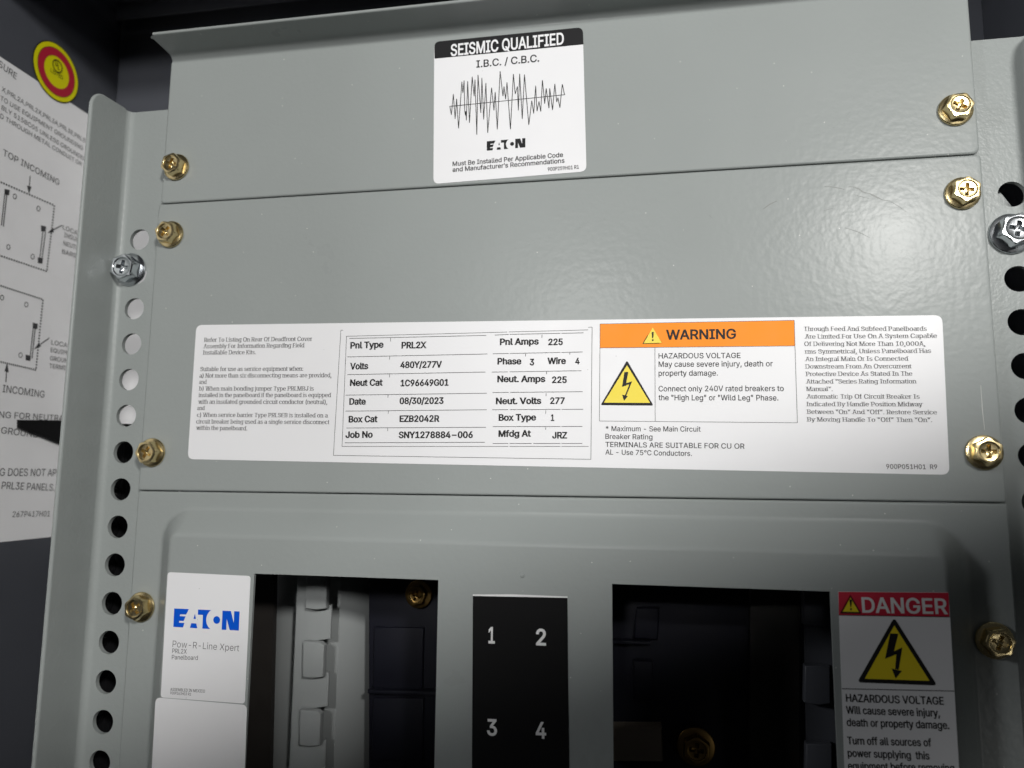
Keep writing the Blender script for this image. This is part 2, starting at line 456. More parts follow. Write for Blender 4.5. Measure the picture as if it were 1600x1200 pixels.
def place_screw(kind, name, pos, ang, label, cat, group, tilt=0, sc=1):
    e = empty(name, pos, label, cat, group); e.rotation_euler = (math.radians(tilt), math.radians(ang), math.radians(tilt*.6)); e.scale = (sc, sc, sc)
    for nm, me in zip(('washer', 'hex_head'), kind):
        o = bpy.data.objects.new(nm, me); COL.objects.link(o); o.parent = e
G = 'brass coloured hex washer screws round the cover plates'
for (x, y), a, lab in (
    ((277, 262), 12, 'brass hex screw at the bottom left corner of the top cover plate'),
    ((268, 367), 40, 'brass hex screw at the upper left corner of the middle cover plate'),
    ((239, 707), 25, 'brass hex screw left of the rating label\'s lower left corner'),
    ((222, 948), 51, 'brass hex screw beside the rail holes, left of the blue logo sticker'),
    ((1492, 173), 28, 'brass hex screw at the right end of the top cover plate'),
    ((1503, 303), 8, 'shiny brass hex screw at the upper right corner of the middle plate'),
    ((1536.5, 707), 3, 'brass hex screw right of the rating label\'s lower right corner'),
    ((1552.5, 1000), 20, 'brass hex screw in shade right of the red danger sticker')):
    place_screw(brass, 'hex_screw', at(x, y, -.0001), a, lab, 'screw', G, tilt=random.uniform(-3, 3))
G2 = 'silver hex bolts in the rails'
place_screw(zinc, 'hex_bolt', at(205, 422, YR), 10, 'silver zinc hex bolt in the left perforated rail', 'bolt', G2, tilt=2)
place_screw(zinc, 'hex_bolt', at(1579, 366, YR), 15, 'silver zinc hex bolt in the right perforated rail', 'bolt', G2, tilt=-2)

# ------------------------------------------------------------------ lettering
FONT = None
try:
    FONT = bpy.data.fonts.load(os.path.join(bpy.utils.system_resource('DATAFILES', path='fonts'), 'Inter.woff2'))
except Exception:
    FONT = None
_cache = {}
def outline(text):                      # the letters as closed 2D loops
    cu = bpy.data.curves.new('t', 'FONT'); cu.body = text; cu.size = 1
    if FONT: cu.font = FONT
    o = bpy.data.objects.new('t', cu); COL.objects.link(o)
    dg = bpy.context.evaluated_depsgraph_get(); dg.update()
    c2 = o.to_curve(dg); loops = []
    for s_ in c2.splines:
        bp = s_.bezier_points; lp = []
        for i in range(len(bp)):
            a, b = bp[i], bp[(i+1) % len(bp)]
            p0, p1, p2, p3 = a.co, a.handle_right, b.handle_left, b.co
            d = (p3-p0); straight = abs((p1-p0).cross(d).z) < 1e-4*d.length and abs((p2-p3).cross(d).z) < 1e-4*d.length
            st = 1 if straight else 4
            for j in range(st):
                t_ = j/st; q = p0*(1-t_)**3 + p1*3*t_*(1-t_)**2 + p2*3*t_*t_*(1-t_) + p3*t_**3
                if not lp or (Vector(lp[-1])-q.xy).length > 1e-4: lp.append((q.x, q.y))
        if len(lp) > 2 and (Vector(lp[0])-Vector(lp[-1])).length < 1e-4: lp.pop()
        if len(lp) > 2: loops.append(lp)
    o.to_curve_clear(); bpy.data.objects.remove(o); bpy.data.curves.remove(cu)
    return loops
def grow(lp, ox, oy):                   # thicken (or thin) strokes; ox on upright strokes, oy on level ones
    n_ = len(lp); out = []
    for i in range(n_):
        p, a, b = Vector(lp[i]), Vector(lp[i-1]), Vector(lp[(i+1) % n_])
        d1, d2 = (p-a).normalized(), (b-p).normalized()
        n1, n2 = Vector((d1.y, -d1.x)), Vector((d2.y, -d2.x)); m_ = n1+n2
        if m_.length < 1e-3: m_ = n1
        else: m_ = m_/max(.35, m_.dot(n1))
        out.append((p.x + m_.x*ox, p.y + m_.y*oy))
    return out
def serifs(lp, levels, w, h):           # feet on the ends of upright strokes
    out = []; n_ = len(lp)
    for i in range(n_):
        a, b = lp[i], lp[(i+1) % n_]; out.append(a)
        if abs(a[1]-b[1]) < .012 and .03 < abs(a[0]-b[0]) < .19:
            for lv, s_ in levels:
                if abs(a[1]-lv) < .03:
                    d = 1 if b[0] > a[0] else -1
                    out += [(a[0], a[1]+s_*h), (a[0]-d*w, a[1]+s_*h), (a[0]-d*w, a[1]), (b[0]+d*w, b[1]), (b[0]+d*w, b[1]+s_*h), (b[0], b[1]+s_*h)]
                    break
    return out
def glyphs(text, style):
    key = (text, style)
    if key in _cache: return _cache[key]
    lps = outline(text)
    # orientation: the outermost loop of a letter runs the same way; find it from the widest loop
    if isinstance(style, tuple): ox, oy, ser = style
    else: ox, oy, ser = style, style*.8, False
    def areaof(l): return sum(l[i-1][0]*l[i][1]-l[i][0]*l[i-1][1] for i in range(len(l)))/2
    big = max(lps, key=lambda l: abs(areaof(l))); sgn = 1 if areaof(big) > 0 else -1
    if ser: lps = [serifs(l, LEVELS, .085, .050) if areaof(l)*sgn > 0 else l for l in lps]
    if ox or oy: lps = [grow(l, ox*sgn, oy*sgn) for l in lps]
    V, F = [], []
    outer = [l for l in lps if areaof(l)*sgn > 0]; inner = [l for l in lps if areaof(l)*sgn <= 0]
    bb = lambda l: (min(p[0] for p in l), min(p[1] for p in l), max(p[0] for p in l), max(p[1] for p in l))
    groups = []                          # overlapping strokes of one letter are filled as one shape
    for l in outer:
        b = bb(l); ls = [l]
        for g in [g for g in groups if g[0][0] < b[2] and b[0] < g[0][2] and g[0][1] < b[3] and b[1] < g[0][3]]:
            groups.remove(g); ls += g[1]; b = (min(b[0], g[0][0]), min(b[1], g[0][1]), max(b[2], g[0][2]), max(b[3], g[0][3]))
        groups.append((b, ls))
    for b, ls in groups:
        hs = [h for h in inner if any(inside(h[0], l) for l in ls)]
        v, f, ov = cdt(ls+hs, True); k = len(V)
        V += [(p.x, p.y) for p in v]; F += [tuple(k+i for i in t_) for t_ in f]
    _cache[key] = (V, F); return _cache[key]
def _top(c_): return max(p[1] for l in outline(c_) for p in l)
CAP = _top('H'); LEVELS = [(0, 1), (CAP, -1), (_top('x'), -1), (_top('l'), -1), (min(p[1] for l in outline('p') for p in l), 1)]
SERIF = (.014, -.010, True)
class Sheet:
    """prints on one flat surface: map photo points to the surface, lift along its normal"""
    def __init__(s, M_, normal): s.M, s.n = M_, Vector(normal)
    def text(s, bm, txt, p0, p1, cap, bold=0, lift=.00012, slant=0):
        V, F = glyphs(txt, bold)
        if not V: return
        P0, P1 = s.M(*p0), s.M(*p1); Pc = s.M(p0[0], p0[1]-cap)
        u = P1-P0; wd = u.length; u = u/wd
        v = s.n.cross(u); 
        if v.z < 0: v = -v
        h = (Pc-P0).dot(v)
        x0 = min(a[0] for a in V); x1 = max(a[0] for a in V)
        vs = [bm.verts.new(P0 + u*((a[0]-x0)/(x1-x0)*wd) + v*(a[1]/CAP*h) + s.n*lift) for a in V]
        for f in F:
            try: bm.faces.new([vs[i] for i in f])
            except ValueError: pass
    def poly(s, bm, pts, lift=.00006):
        vs = [bm.verts.new(s.M(*p) + s.n*lift) for p in pts]
        fill(bm, [vs])
    def line(s, bm, a, b, w, lift=.00010):
        A, B = s.M(*a), s.M(*b); d = (B-A).normalized(); nn = s.n.cross(d)*(w/2)
        vs = [bm.verts.new(p + s.n*lift) for p in (A+nn, A-nn, B-nn, B+nn)]; bm.faces.new(vs)
    def lines(s, bm, pts, w, lift=.0001):
        for a, b in zip(pts, pts[1:]): s.line(bm, a, b, w, lift)
def plane(Y): return Sheet(lambda x, y: at(x, y, Y), (0, -1, 0))
def rounded(P, r, n=6):                 # rounds the corners of a flat polygon of 3D points
    out = []; k = len(P)
    rs = r if isinstance(r, (list, tuple)) else [r]*k
    for i in range(k):
        p, a, b = P[i], (P[i-1]-P[i]).normalized(), (P[(i+1) % k]-P[i]).normalized(); q = rs[i]
        if q < 1e-6: out.append(p); continue
        A, B = p+a*q, p+b*q
        for j in range(n+1):
            t_ = j/n; out.append(A*(1-t_)**2 + p*2*t_*(1-t_) + B*t_**2)
    return out
TH = .00016
def sticker(name, corners, M_, normal, rad, m='white', parent=None):
    n = Vector(normal); P_ = rounded([M_(*c) for c in corners], rad)
    bm = bmesh.new(); a = [bm.verts.new(p + n*TH) for p in P_]; b = [bm.verts.new(p - n*.00002) for p in P_]
    bridge(bm, a, b); fill(bm, [a]); return link(name, bm, m, parent, smooth=0)
def z(ox, oy, s): return lambda x, y: (ox + x/s, oy + y/s)     # a measurement taken in an enlarged detail

def txts(sheet, name, rows, zf, cap, m, parent, bold=0, lift=.00012+TH):
    bm = bmesh.new()
    for r_ in rows:
        t_, a, b = r_[0], r_[1], r_[2]; c_ = r_[3] if len(r_) > 3 else cap
        sheet.text(bm, t_, zf(*a), zf(*b), c_, bold, lift)
    return link(name, bm, m, parent, smooth=0)
def logo(sheet, zf, m, parent, lift=TH+.00010):
    # measured on the blue print, kept as fractions of its box; zf maps fractions to photo points
    bm = bmesh.new()
    P_ = lambda pts: sheet.poly(bm, [zf(*p) for p in pts], lift)
    P_([(0, 0), (.225, 0), (.185, .30), (.095, .30), (.090, .40), (.18, .40), (.152, .655), (.090, .655), (.083, .755), (.165, .755), (.148, 1), (0, 1)])
    P_([(.302, .51), (.3375, .51), (.320, .22)]); P_([(.272, .75), (.348, .75), (.366, 1), (.252, 1)])
    arc = [(.66 - .165*math.cos(t_), .50 + .62*math.sin(t_)) for t_ in [(-.93+1.86*i/14) for i in range(15)]]
    P_([(.365, 0), (.595, 0)] + [(x, min(1, max(.0, y))) for x, y in arc] + [(.558, 1), (.443, 1), (.443, .28), (.365, .28)])
    P_([(.655 + .052*math.cos(2*math.pi*i/24), .505 + .20*math.sin(2*math.pi*i/24)) for i in range(24)])
    P_([(.738, 0), (.865, 0), (.917, .60), (.917, 0), (1, 0), (1, 1), (.862, 1), (.808, .42), (.808, 1), (.738, 1)])
    return link('logo', bm, m, parent, smooth=0)
def frac(tl, tr, bl, br):
    def f(u, v): return tuple((tl[i]*(1-u)+tr[i]*u)*(1-v) + (bl[i]*(1-u)+br[i]*u)*v for i in (0, 1))
    return f
def hazard(sheet, zf, outer, inner, bolt, arrow, parent, w=None):
    """yellow triangle with black rounded border and arrow-headed lightning bolt"""
    root = None
    bm = bmesh.new(); P_ = rounded([sheet.M(*zf(*p)) + sheet.n*(TH+.00006) for p in outer], .0011 if w is None else w)
    fill(bm, [[bm.verts.new(p) for p in P_]]); root = link('hazard_triangle', bm, 'ink', parent, smooth=0)
    bm = bmesh.new(); sheet.poly(bm, [zf(*p) for p in inner], TH+.00010); link('yellow_field', bm, 'yellow', root, smooth=0)
    bm = bmesh.new()
    for b in (bolt, arrow): sheet.poly(bm, [zf(*p) for p in b], TH+.00014)
    link('symbol', bm, 'ink', root, smooth=0)
    return root

# ------------------------------------------------------------------ seismic sticker
sh = plane(0)
q = z(660, 20, 4.2857)
st = sticker('seismic_label', [q(80, 196), q(1074, 98), q(1099, 1062), q(74, 1147)], sh.M, sh.n, .0032)
tag(st, 'white seismic sticker with black heading and jagged wave trace on the top plate', 'sticker')
bm = bmesh.new()
Pq = rounded([sh.M(*q(*c)) + sh.n*(TH+.00006) for c in ((80, 196), (1074, 98), (1079, 213), (83, 309))], [.0032, .0032, 0, 0])
fill(bm, [[bm.verts.new(p) for p in Pq]]); link('heading_band', bm, 'ink', st, smooth=0)
txts(sh, 'heading', [('SEISMIC QUALIFIED', (190, 291), (948, 212))], q, 17.6, 'white', st, .020)
txts(sh, 'lettering', [('I.B.C. / C.B.C.', (362, 369), (783, 328), 11), ('Must Be Installed Per Applicable Code', (203, 1028), (942, 966), 6.9),
     ('and Manufacturer\u2019s Recommendations', (203, 1067), (952, 1005), 6.9), ('900P259H01 R1', (840, 1061), (1048, 1045), 5.6)], q, 7, 'ink', st, .012)
wave = [(185,632),(195,685),(208,545),(220,712),(230,578),(243,775),(265,463),(272,540),(280,455),(284,655),(289,690),(291,660),(295,722),(304,460),(316,738),(334,430),(347,560),(353,450),(365,818),(373,418),(392,672),(399,438),(411,715),(426,472),(438,805),(464,503),(480,655),(488,532),(502,782),(521,393),(540,560),(547,495),(558,580),(567,468),(590,780),(610,412),(622,545),(637,495),(643,655),(652,410),(669,712),(684,415),(713,752),(733,590),(746,675),(759,490),(768,660),(781,595),(793,662),(804,453),(820,610),(829,508),(848,640),(853,508),(872,652),(887,478),(900,600),(908,570),(921,637),(937,480),(952,550)]
bm = bmesh.new(); sh.lines(bm, [q(*p) for p in wave], .00036, TH+.0001); sh.line(bm, q(181, 629), q(956, 550), .00032, TH+.00013)
link('wave_trace', bm, 'ink', st, smooth=0)
logo(sh, frac(q(432, 862), q(690, 840), q(432, 925), q(690, 902)), 'ink', st)

# ------------------------------------------------------------------ rating label
a5 = z(290, 500, 5); a3 = z(510, 500, 3.721); a4 = z(920, 490, 4.706); a6 = z(1230, 480, 4.444)
rl = sticker('rating_label', [(307, 508), (1472, 492.5), (1483.5, 742), (293.5, 717.5)], sh.M, sh.n, .0034)
tag(rl, 'long white rating label with ratings table and orange warning on the middle plate', 'rating label')
txts(sh, 'service_notes', [
    ('Refer To Listing On Rear Of Deadfront Cover', (143, 172), (990, 164)), ('Assembly For Information Regarding Field', (138, 222), (932, 214)),
    ('Installable Device Kits.', (136, 271), (551, 268)), ('Suitable for use as service equipment when:', (116, 400), (920, 397)),
    ('a) Not more than six disconnecting means are provided,', (110, 451), (1143, 448)), ('and', (107, 500), (168, 500)),
    ('b) When main bonding jumper Type PRLMBJ is', (104, 552), (1003, 552)), ('installed in the panelboard if the panelboard is equipped', (101, 603), (1140, 603)),
    ('with an insulated grounded circuit conductor (neutral),', (97, 655), (1110, 657)), ('and', (92, 704), (153, 704)),
    ('c) When service barrier Type PRLSEB is installed on a', (90, 757), (1115, 762)), ('circuit breaker being used as a single service disconnect', (84, 809), (1125, 814)),
    ('within the panelboard.', (81, 858), (483, 863))], a5, 6.6, 'greyink', rl, SERIF)
bm = bmesh.new(); lw = .00022
L = lambda p, w=lw: sh.lines(bm, [a3(*c) for c in p], w, TH+.0001)
L([(98, 60), (85, 60), (42, 787), (1538, 810), (1545, 42), (1523, 43)]); L([(1522, 58), (1060, 70)]); L([(1052, 70.5), (118, 95), (92, 735), (1058, 735)]); L([(1066, 735), (1361, 735)]); L([(1367, 735), (1525, 735)])
for r_ in ([(135,108),(930,90)], [(122,215),(937,198)], [(122,318),(925,303)], [(112,437),(933,426)], [(112,530),(932,522)], [(118,628),(928,624)], [(108,714),(922,711)],
           [(980,88),(1060,84.5)], [(1066,84),(1361,78)], [(1367,78),(1495,75)], [(968,197),(1060,195)], [(1066,195),(1361,189)], [(1367,189),(1490,186)], [(962,303),(1056,302)], [(1066,302),(1483,295)],
           [(967,422),(1061,421)], [(1069,421),(1490,417)], [(964,522),(1058,521.5)], [(1066,521.5),(1361,520)], [(1367,520),(1493,519)], [(968,620),(1361,619.5)], [(1367,619.5),(1488,619)], [(968,718),(1058,718)], [(1066,718),(1193,718)], [(1204,718),(1361,718)], [(1367,718),(1488,718)]):
    L(r_, .00026)
for x, y0, y1 in ((375,104,125),(369,212,230),(369,316,333),(359,436,452),(361,529,545),(358,627,645),(1254,86,104),(1159,196,212),(1416,188,202),(1281,299,315),(1278,425,443),(1276,524,545),(1276,620,638)):
    L([(x, y0), (x-1, y1)], .00024)
link('table_rules', bm, 'greyink', rl, smooth=0)
txts(sh, 'ratings', [('Pnl Type', (140,166), (333,160)), ('PRL2X', (437,165), (583,163)), ('Volts', (138,287), (244,285)), ('480Y/277V', (430,279), (672,276)),
    ('Neut Cat', (138,383), (328,381)), ('1C96649G01', (432,385), (711,381)), ('Date', (134,492), (230,491)), ('08/30/2023', (426,488), (682,487)),
    ('Box Cat', (130,595), (298,593)), ('EZB2042R', (426,592), (658,591)), ('Job No', (112,685), (270,683)), ('SNY1278884\u2009\u2013\u2009006', (421,686), (852,685)),
    ('Pnl Amps', (1009,145), (1235,142)), ('225', (1290,146), (1375,145)), ('Phase', (995,258), (1134,257)), ('3', (1182,263), (1208,263)), ('Wire', (1285,256), (1393,255)), ('4', (1447,257), (1472,257)),
    ('Neut. Amps', (994,361), (1273,360)), ('225', (1312,366), (1398,365)), ('Neut. Volts', (986,489), (1250,487)), ('277', (1301,487), (1386,487)),
    ('Box Type', (1002,585), (1220,583)), ('1', (1306,586), (1325,586)), ('Mfdg At', (1001,679), (1190,677)), ('JRZ', (1313,688), (1400,688))], a3, 9.6, 'ink', rl, (.034, .020, False))
bm = bmesh.new(); sh.poly(bm, [a4(*p) for p in ((83, 77), (1510, 50), (1515, 238), (82, 253))], TH+.00006); wb = link('warning_band', bm, 'orange', rl, smooth=0)
bm = bmesh.new()
sh.lines(bm, [a4(*p) for p in ((83, 77), (1510, 50), (1515, 238), (1533, 803), (78, 790), (82, 253), (83, 77))], .0002, TH+.0001); sh.line(bm, a4(82, 253), a4(1515, 238), .0002, TH+.0001); sh.line(bm, a4(486, 249), a4(488, 793), .0002, TH+.0001)
link('warning_frame', bm, 'greyink', rl, smooth=0)
hz = hazard(sh, a4, [(470, 93), (393, 224), (547, 221)], [(470, 104), (403, 219), (537, 216)], [(462, 136), (478, 136), (474, 182), (466, 182)], [(464, 190), (476, 190), (476, 202), (464, 202)], rl, .0004)
txts(sh, 'warning_word', [('WARNING', (568, 191), (1083, 184))], a4, 14.6, 'ink', rl, .022, lift=TH+.00014)
txts(sh, 'warning_text', [('HAZARDOUS VOLTAGE', (513,330), (1115,327)), ('May cause severe injury, death or', (513,392), (1352,388), 8.4), ('property damage.', (513,458), (948,456), 8.4),
    ('Connect only 240V rated breakers to', (513,572), (1433,570), 8.4), ('the "High Leg" or "Wild Leg" Phase.', (513,637), (1393,639), 8.4)], a4, 8.0, 'ink', rl, .006)
txts(sh, 'terminal_notes', [('* Maximum - See Main Circuit', (125,864), (822,868)), ('Breaker Rating', (122,921), (468,925)), ('TERMINALS ARE SUITABLE FOR CU OR', (122,980), (1145,994)), ('AL - Use 75\u00b0C Conductors.', (122,1036), (758,1047))], a4, 7.8, 'ink', rl, .006)
hazard(sh, a4, [(281, 344), (86, 674), (476, 677)], [(281, 380), (111, 655), (451, 657)], [(262,430),(291,430),(275,512),(319,498),(276,604),(266,601),(298,520),(244,540)], [(245,597),(288,607),(259,642)], rl)
txts(sh, 'feed_notes', [("Through Feed And Subfeed Panelboards", (115,166), (968,165)), ("Are Limited For Use On A System Capable", (118,219), (1038,214)), ("Of Delivering Not More Than 10,000A,", (118,270), (960,269)),
    ("rms Symmetrical, Unless Panelboard Has", (120,323), (998,318)), ("An Integral Main Or Is Connected", (121,375), (843,372)), ("Downstream From An Overcurrent", (122,427), (862,425)),
    ("Protective Device As Stated In The", (126,479), (868,476)), ('Attached "Series Rating Information', (127,531), (899,530)), ('Manual".', (128,583), (315,583)), ("Automatic Trip Of Circuit Breaker Is", (130,635), (919,636)),
    ("Indicated By Handle Position Midway", (132,688), (944,689)), ('Between "On" And "Off". Restore Service', (133,741), (1038,745)), ('By Moving Handle To "Off" Then "On".', (134,794), (1005,798))], a6, 6.9, 'greyink', rl, SERIF)
txts(sh, 'form_number', [('900P051H01  R9', (687,1122), (1040,1125))], a6, 7.2, 'ink', rl, .006)

# ------------------------------------------------------------------ stickers on the breaker cover
fb = plane(-BH)
b8 = z(230, 880, 3.747)
ws = sticker('logo_label', [b8(121, 52), b8(606, 75), b8(572, 822), b8(80, 785)], fb.M, fb.n, .0016)
tag(ws, 'white sticker with blue logo and grey lettering left of the left opening', 'sticker')
logo(fb, frac(b8(160, 264), b8(543, 282), b8(155, 372), b8(538, 394)), 'blue', ws)
txts(fb, 'product_line', [('Pow-R-Line Xpert', (150, 490), (539, 515))], b8, 10.2, 'greyink', ws, -.008)
txts(fb, 'product_kind', [('PRL2X', (148, 525), (233, 529)), ('Panelboard', (146, 562), (298, 566))], b8, 7, 'greyink', ws, 0)
txts(fb, 'origin_note', [('ASSEMBLED IN MEXICO', (137, 746), (340, 757), 4.6), ('900P263H03 R2', (136, 766), (258, 774), 4.2)], b8, 7, 'greyink', ws, .006)
qs = sticker('blank_label', [b8(50, 786), b8(585, 830), b8(572, 1225), b8(27, 1225)], fb.M, fb.n, [.0026, .0026, .0002, .0002])
tag(qs, 'blank white sticker directly below the blue logo sticker', 'sticker')
ns = sticker('number_strip', [(739, 930), (886.7, 933.5), (889.3, 1215), (737.4, 1215)], fb.M, fb.n, .0001, 'black')
tag(ns, 'black circuit number strip with white digits between the two openings', 'number strip')
bm = bmesh.new(); fb.poly(bm, [(739, 928.6), (800, 928.4), (886.9, 931.8), (886.9, 934), (739, 931)], TH+.0001); link('edge_highlight', bm, 'pale', ns, smooth=0)  # highlight along the strip's top edge, painted as a pale band
n2 = z(720, 880, 3.75)
for d, a, b in (('1', (162, 466), (200, 468)), ('2', (441, 477), (500, 480)), ('3', (154, 1005), (213, 1008)), ('4', (440, 1022), (501, 1025))):
    txts(fb, 'digit', [(d, a, b)], n2, 24.4, 'pale', ns, .022)
d4 = z(1290, 900, 4)
ds = sticker('danger_label', [d4(78, 97), d4(768, 103), d4(834, 1215), d4(119, 1215)], fb.M, fb.n, .0002)
tag(ds, 'white danger sticker with red heading and yellow shock triangle right of right opening', 'sticker')
bm = bmesh.new(); fb.poly(bm, [d4(*p) for p in ((79, 98), (767, 104), (773, 254), (82, 243))], TH+.00006); link('heading_band', bm, 'red', ds, smooth=0)
for a, b in (((82, 244), (773, 255)), ((101, 703), (802, 718))):
    bm = bmesh.new(); fb.line(bm, d4(*a), d4(*b), .0003, TH+.0001); link('rule', bm, 'ink', ds, smooth=0)
txts(fb, 'danger_word', [('DANGER', (228, 226), (764, 236))], d4, 23, 'pale', ds, .018, lift=TH+.00012)
hazard(fb, d4, [(153, 114), (88, 233), (224, 236)], [(154, 134), (106, 222), (208, 225)], [(147, 146), (164, 147), (160, 192), (153, 192)], [(152, 200), (162, 200), (162, 213), (152, 213)], ds, .0004)
hazard(fb, d4, [(427, 258), (196, 664), (697, 684)], [(428, 308), (243, 641), (648, 654)], [(402,358),(453,360),(425,470),(478,445),(455,585),(433,580),(440,488),(370,517)], [(411,577),(475,592),(436,640)], ds, .0018)
txts(fb, 'warning_text', [('HAZARDOUS VOLTAGE', (127, 783), (738, 803)), ('Will cause severe injury,', (128, 858), (713, 878)), ('death or property damage.', (132, 935), (772, 955)), ('Turn off all sources of', (136, 1049), (660, 1063)), ('power supplying  this', (138, 1127), (648, 1145)), ('equipment before removing', (140, 1207), (805, 1222))], d4, 11.6, 'ink', ds, .014)

# ------------------------------------------------------------------ instruction sheet and round sticker on the enclosure's left wall
sw = Sheet(lambda x, y: sd(x, y, XL), (1, 0, 0))
YE = YB - .0004
ca, cb, cc_, cd_ = sd(-40, 60, XL), sd(0, 848, XL), sd(140, 183, XL), sd(80, 838, XL)
zt_, zb_ = (sd(0, 86, XL).z + cc_.z)/2, (cb.z + cd_.z)/2
bm = bmesh.new()
prof_ = [(XL+.0003, YF+.02), (XL+.0003, YE-.006)]
for i in range(1, 7):
    a = math.pi/2*i/6; prof_.append((XL+.0003+.006*(1-math.cos(a)), YE-.006+.006*math.sin(a)))
prof_.append((XL+.0003+.072, YE))
cols = [(bm.verts.new((x, y, zt_)), bm.verts.new((x, y, zb_))) for x, y in prof_]
for (a, b), (c, d) in zip(cols, cols[1:]): bm.faces.new((a, c, d, b))
isheet = link('instruction_sheet', bm, 'paper')
tag(isheet, 'white printed wiring instruction sheet on the enclosure wall left of the rail', 'instruction sheet')
LF = .0005
bm = bmesh.new()
for t_, a, b, c_ in (('SURE', (-4, 103), (24, 124.5), 11), ('X,PRL2A,PRL2X,PRL3A,PRL3E,PRL3X', (1.5, 142), (136, 226), 7.5), ('TO USE EQUIPMENT GROUNDING', (-1, 156), (128, 235), 7.5),
     ('BLY 515BC05 UNLESS GROUNDED', (1, 171), (133, 253), 7.5), ('D THROUGH METAL CONDUIT OR', (-1, 184), (126, 260), 7.5), ('TOP INCOMING', (3, 242.5), (91, 290), 10.5),
     ('LOCATE', (97, 358), (130, 372), 7), ('INSULATED', (99, 370), (140, 385), 7), ('NEUTRAL', (98, 383), (130, 394), 7), ('BARS', (96, 396), (118, 403), 7),
     ('LOCATE', (79, 538), (115, 545), 7), ('EQUIPMENT', (78, 550), (122, 558), 7), ('GROUND', (77, 563), (110, 568), 7), ('TERMINAL', (76, 575), (116, 580), 7),
     ('INCOMING', (2.5, 612.5), (68, 621.5), 11.5), ('NG FOR NEUTRAL', (-3, 652.5), (104, 658.5), 10), ('GROUND', (0, 677), (58, 684), 10.5),
     ('G DOES NOT APPLY', (-2, 743.5), (106, 744), 12), ('PRL3E PANELS.)', (1, 764), (87, 767), 11.5), ('267P417H01  R1', (18, 808), (92, 806.5), 9)):
    sw.text(bm, t_, a, b, c_, 0, LF)
link('lettering', bm, 'greyink', isheet, smooth=0)
bm = bmesh.new()
def hatch(a, b, n):
    for i in range(n):
        f0 = i/n; f1 = (i+.55)/n
        p = (a[0]+(b[0]-a[0])*f0, a[1]+(b[1]-a[1])*f0); e = (a[0]+(b[0]-a[0])*f1, a[1]+(b[1]-a[1])*f1)
        sw.line(bm, p, e, .0011, LF)
for c in ([(-20, 276), (84, 321), (72, 424), (-20, 393)], [(-20, 440), (66, 468), (55, 578), (-20, 561)]):
    hatch(c[0], c[1], 26); hatch(c[1], c[2], 24); hatch(c[2], c[3], 24)
for x, y in ((22, 307), (59, 326), (12, 386), (50, 401), (2, 465), (40, 476), (31, 555)):
    pts = [(x+2.7*math.cos(t_*.5236), y+3.8*math.sin(t_*.5236)) for t_ in range(13)]; sw.lines(bm, pts, .00045, LF)
for a, b in (((7, 297), (1, 352)), ((10, 299), (4, 354)), ((70, 362), (64, 408)), ((66, 360), (61, 405)), ((54, 512), (49, 560)), ((51, 510), (46, 558))): sw.line(bm, a, b, .0006, LF)
for x, y in ((67, 357), (62, 407), (54, 509), (43, 559), (10, 300)):
    sw.poly(bm, [(x-4, y-5), (x+4, y-3), (x+3, y+5), (x-4, y+4)], LF)
for a, b, hd in (((46, 275), (44.5, 292), [(41, 290), (48, 292), (44, 303)]), ((8, 597), (9, 580), [(6, 580), (12.5, 582), (10, 566)]), ((96, 352), (82, 359), [(82, 356), (83, 363), (73, 364)]), ((76, 528), (62, 538), [(60, 535), (63, 541), (52, 546)])):
    sw.line(bm, a, b, .0006, LF); sw.poly(bm, hd, LF)
link('diagram', bm, 'greyink', isheet, smooth=0)

c = sd(86.5, 113, XL); Rr = .0188
def disc(name, r, m, lift, parent=None, cx=0, cz=0, hole=0):
    bm = bmesh.new(); lp = [ [bm.verts.new((XL+lift, c.y+cx+q_*math.cos(2*math.pi*i/64), c.z+cz+q_*math.sin(2*math.pi*i/64))) for i in range(64)] for q_ in ([r, hole] if hole else [r])]
    if hole: bridge(bm, lp[0], lp[1])
    else: bm.faces.new(lp[0])
    return link(name, bm, m, parent, smooth=0)
rs = disc('round_sticker', Rr, 'ink', .0007)
tag(rs, 'round yellow and red certification sticker at the top of the instruction sheet', 'sticker')
disc('yellow_disc', Rr*.965, 'acid', .0009, rs); disc('red_ring', Rr*.80, 'crimson', .0011, rs, hole=Rr*.54)
disc('thin_ring', Rr*.815, 'ink', .0010, rs, hole=Rr*.80); 
disc('mark_ring', Rr*.22, 'ink', .0012, rs, cz=Rr*.22, cx=0, hole=Rr*.185)
bm = bmesh.new()
cw = Sheet(lambda u, v: Vector((XL, c.y+u*Rr, c.z-v*Rr)), (1, 0, 0))
cw.text(bm, 'U', (-.11, -.20), (0, -.20), .17, .02, .0012); cw.text(bm, 'L', (.02, -.12), (.10, -.12), .17, .02, .0012); cw.text(bm, 'LISTED', (-.27, .13), (.27, .13), .13, 0, .0012)
link('lettering', bm, 'ink', rs, smooth=0)

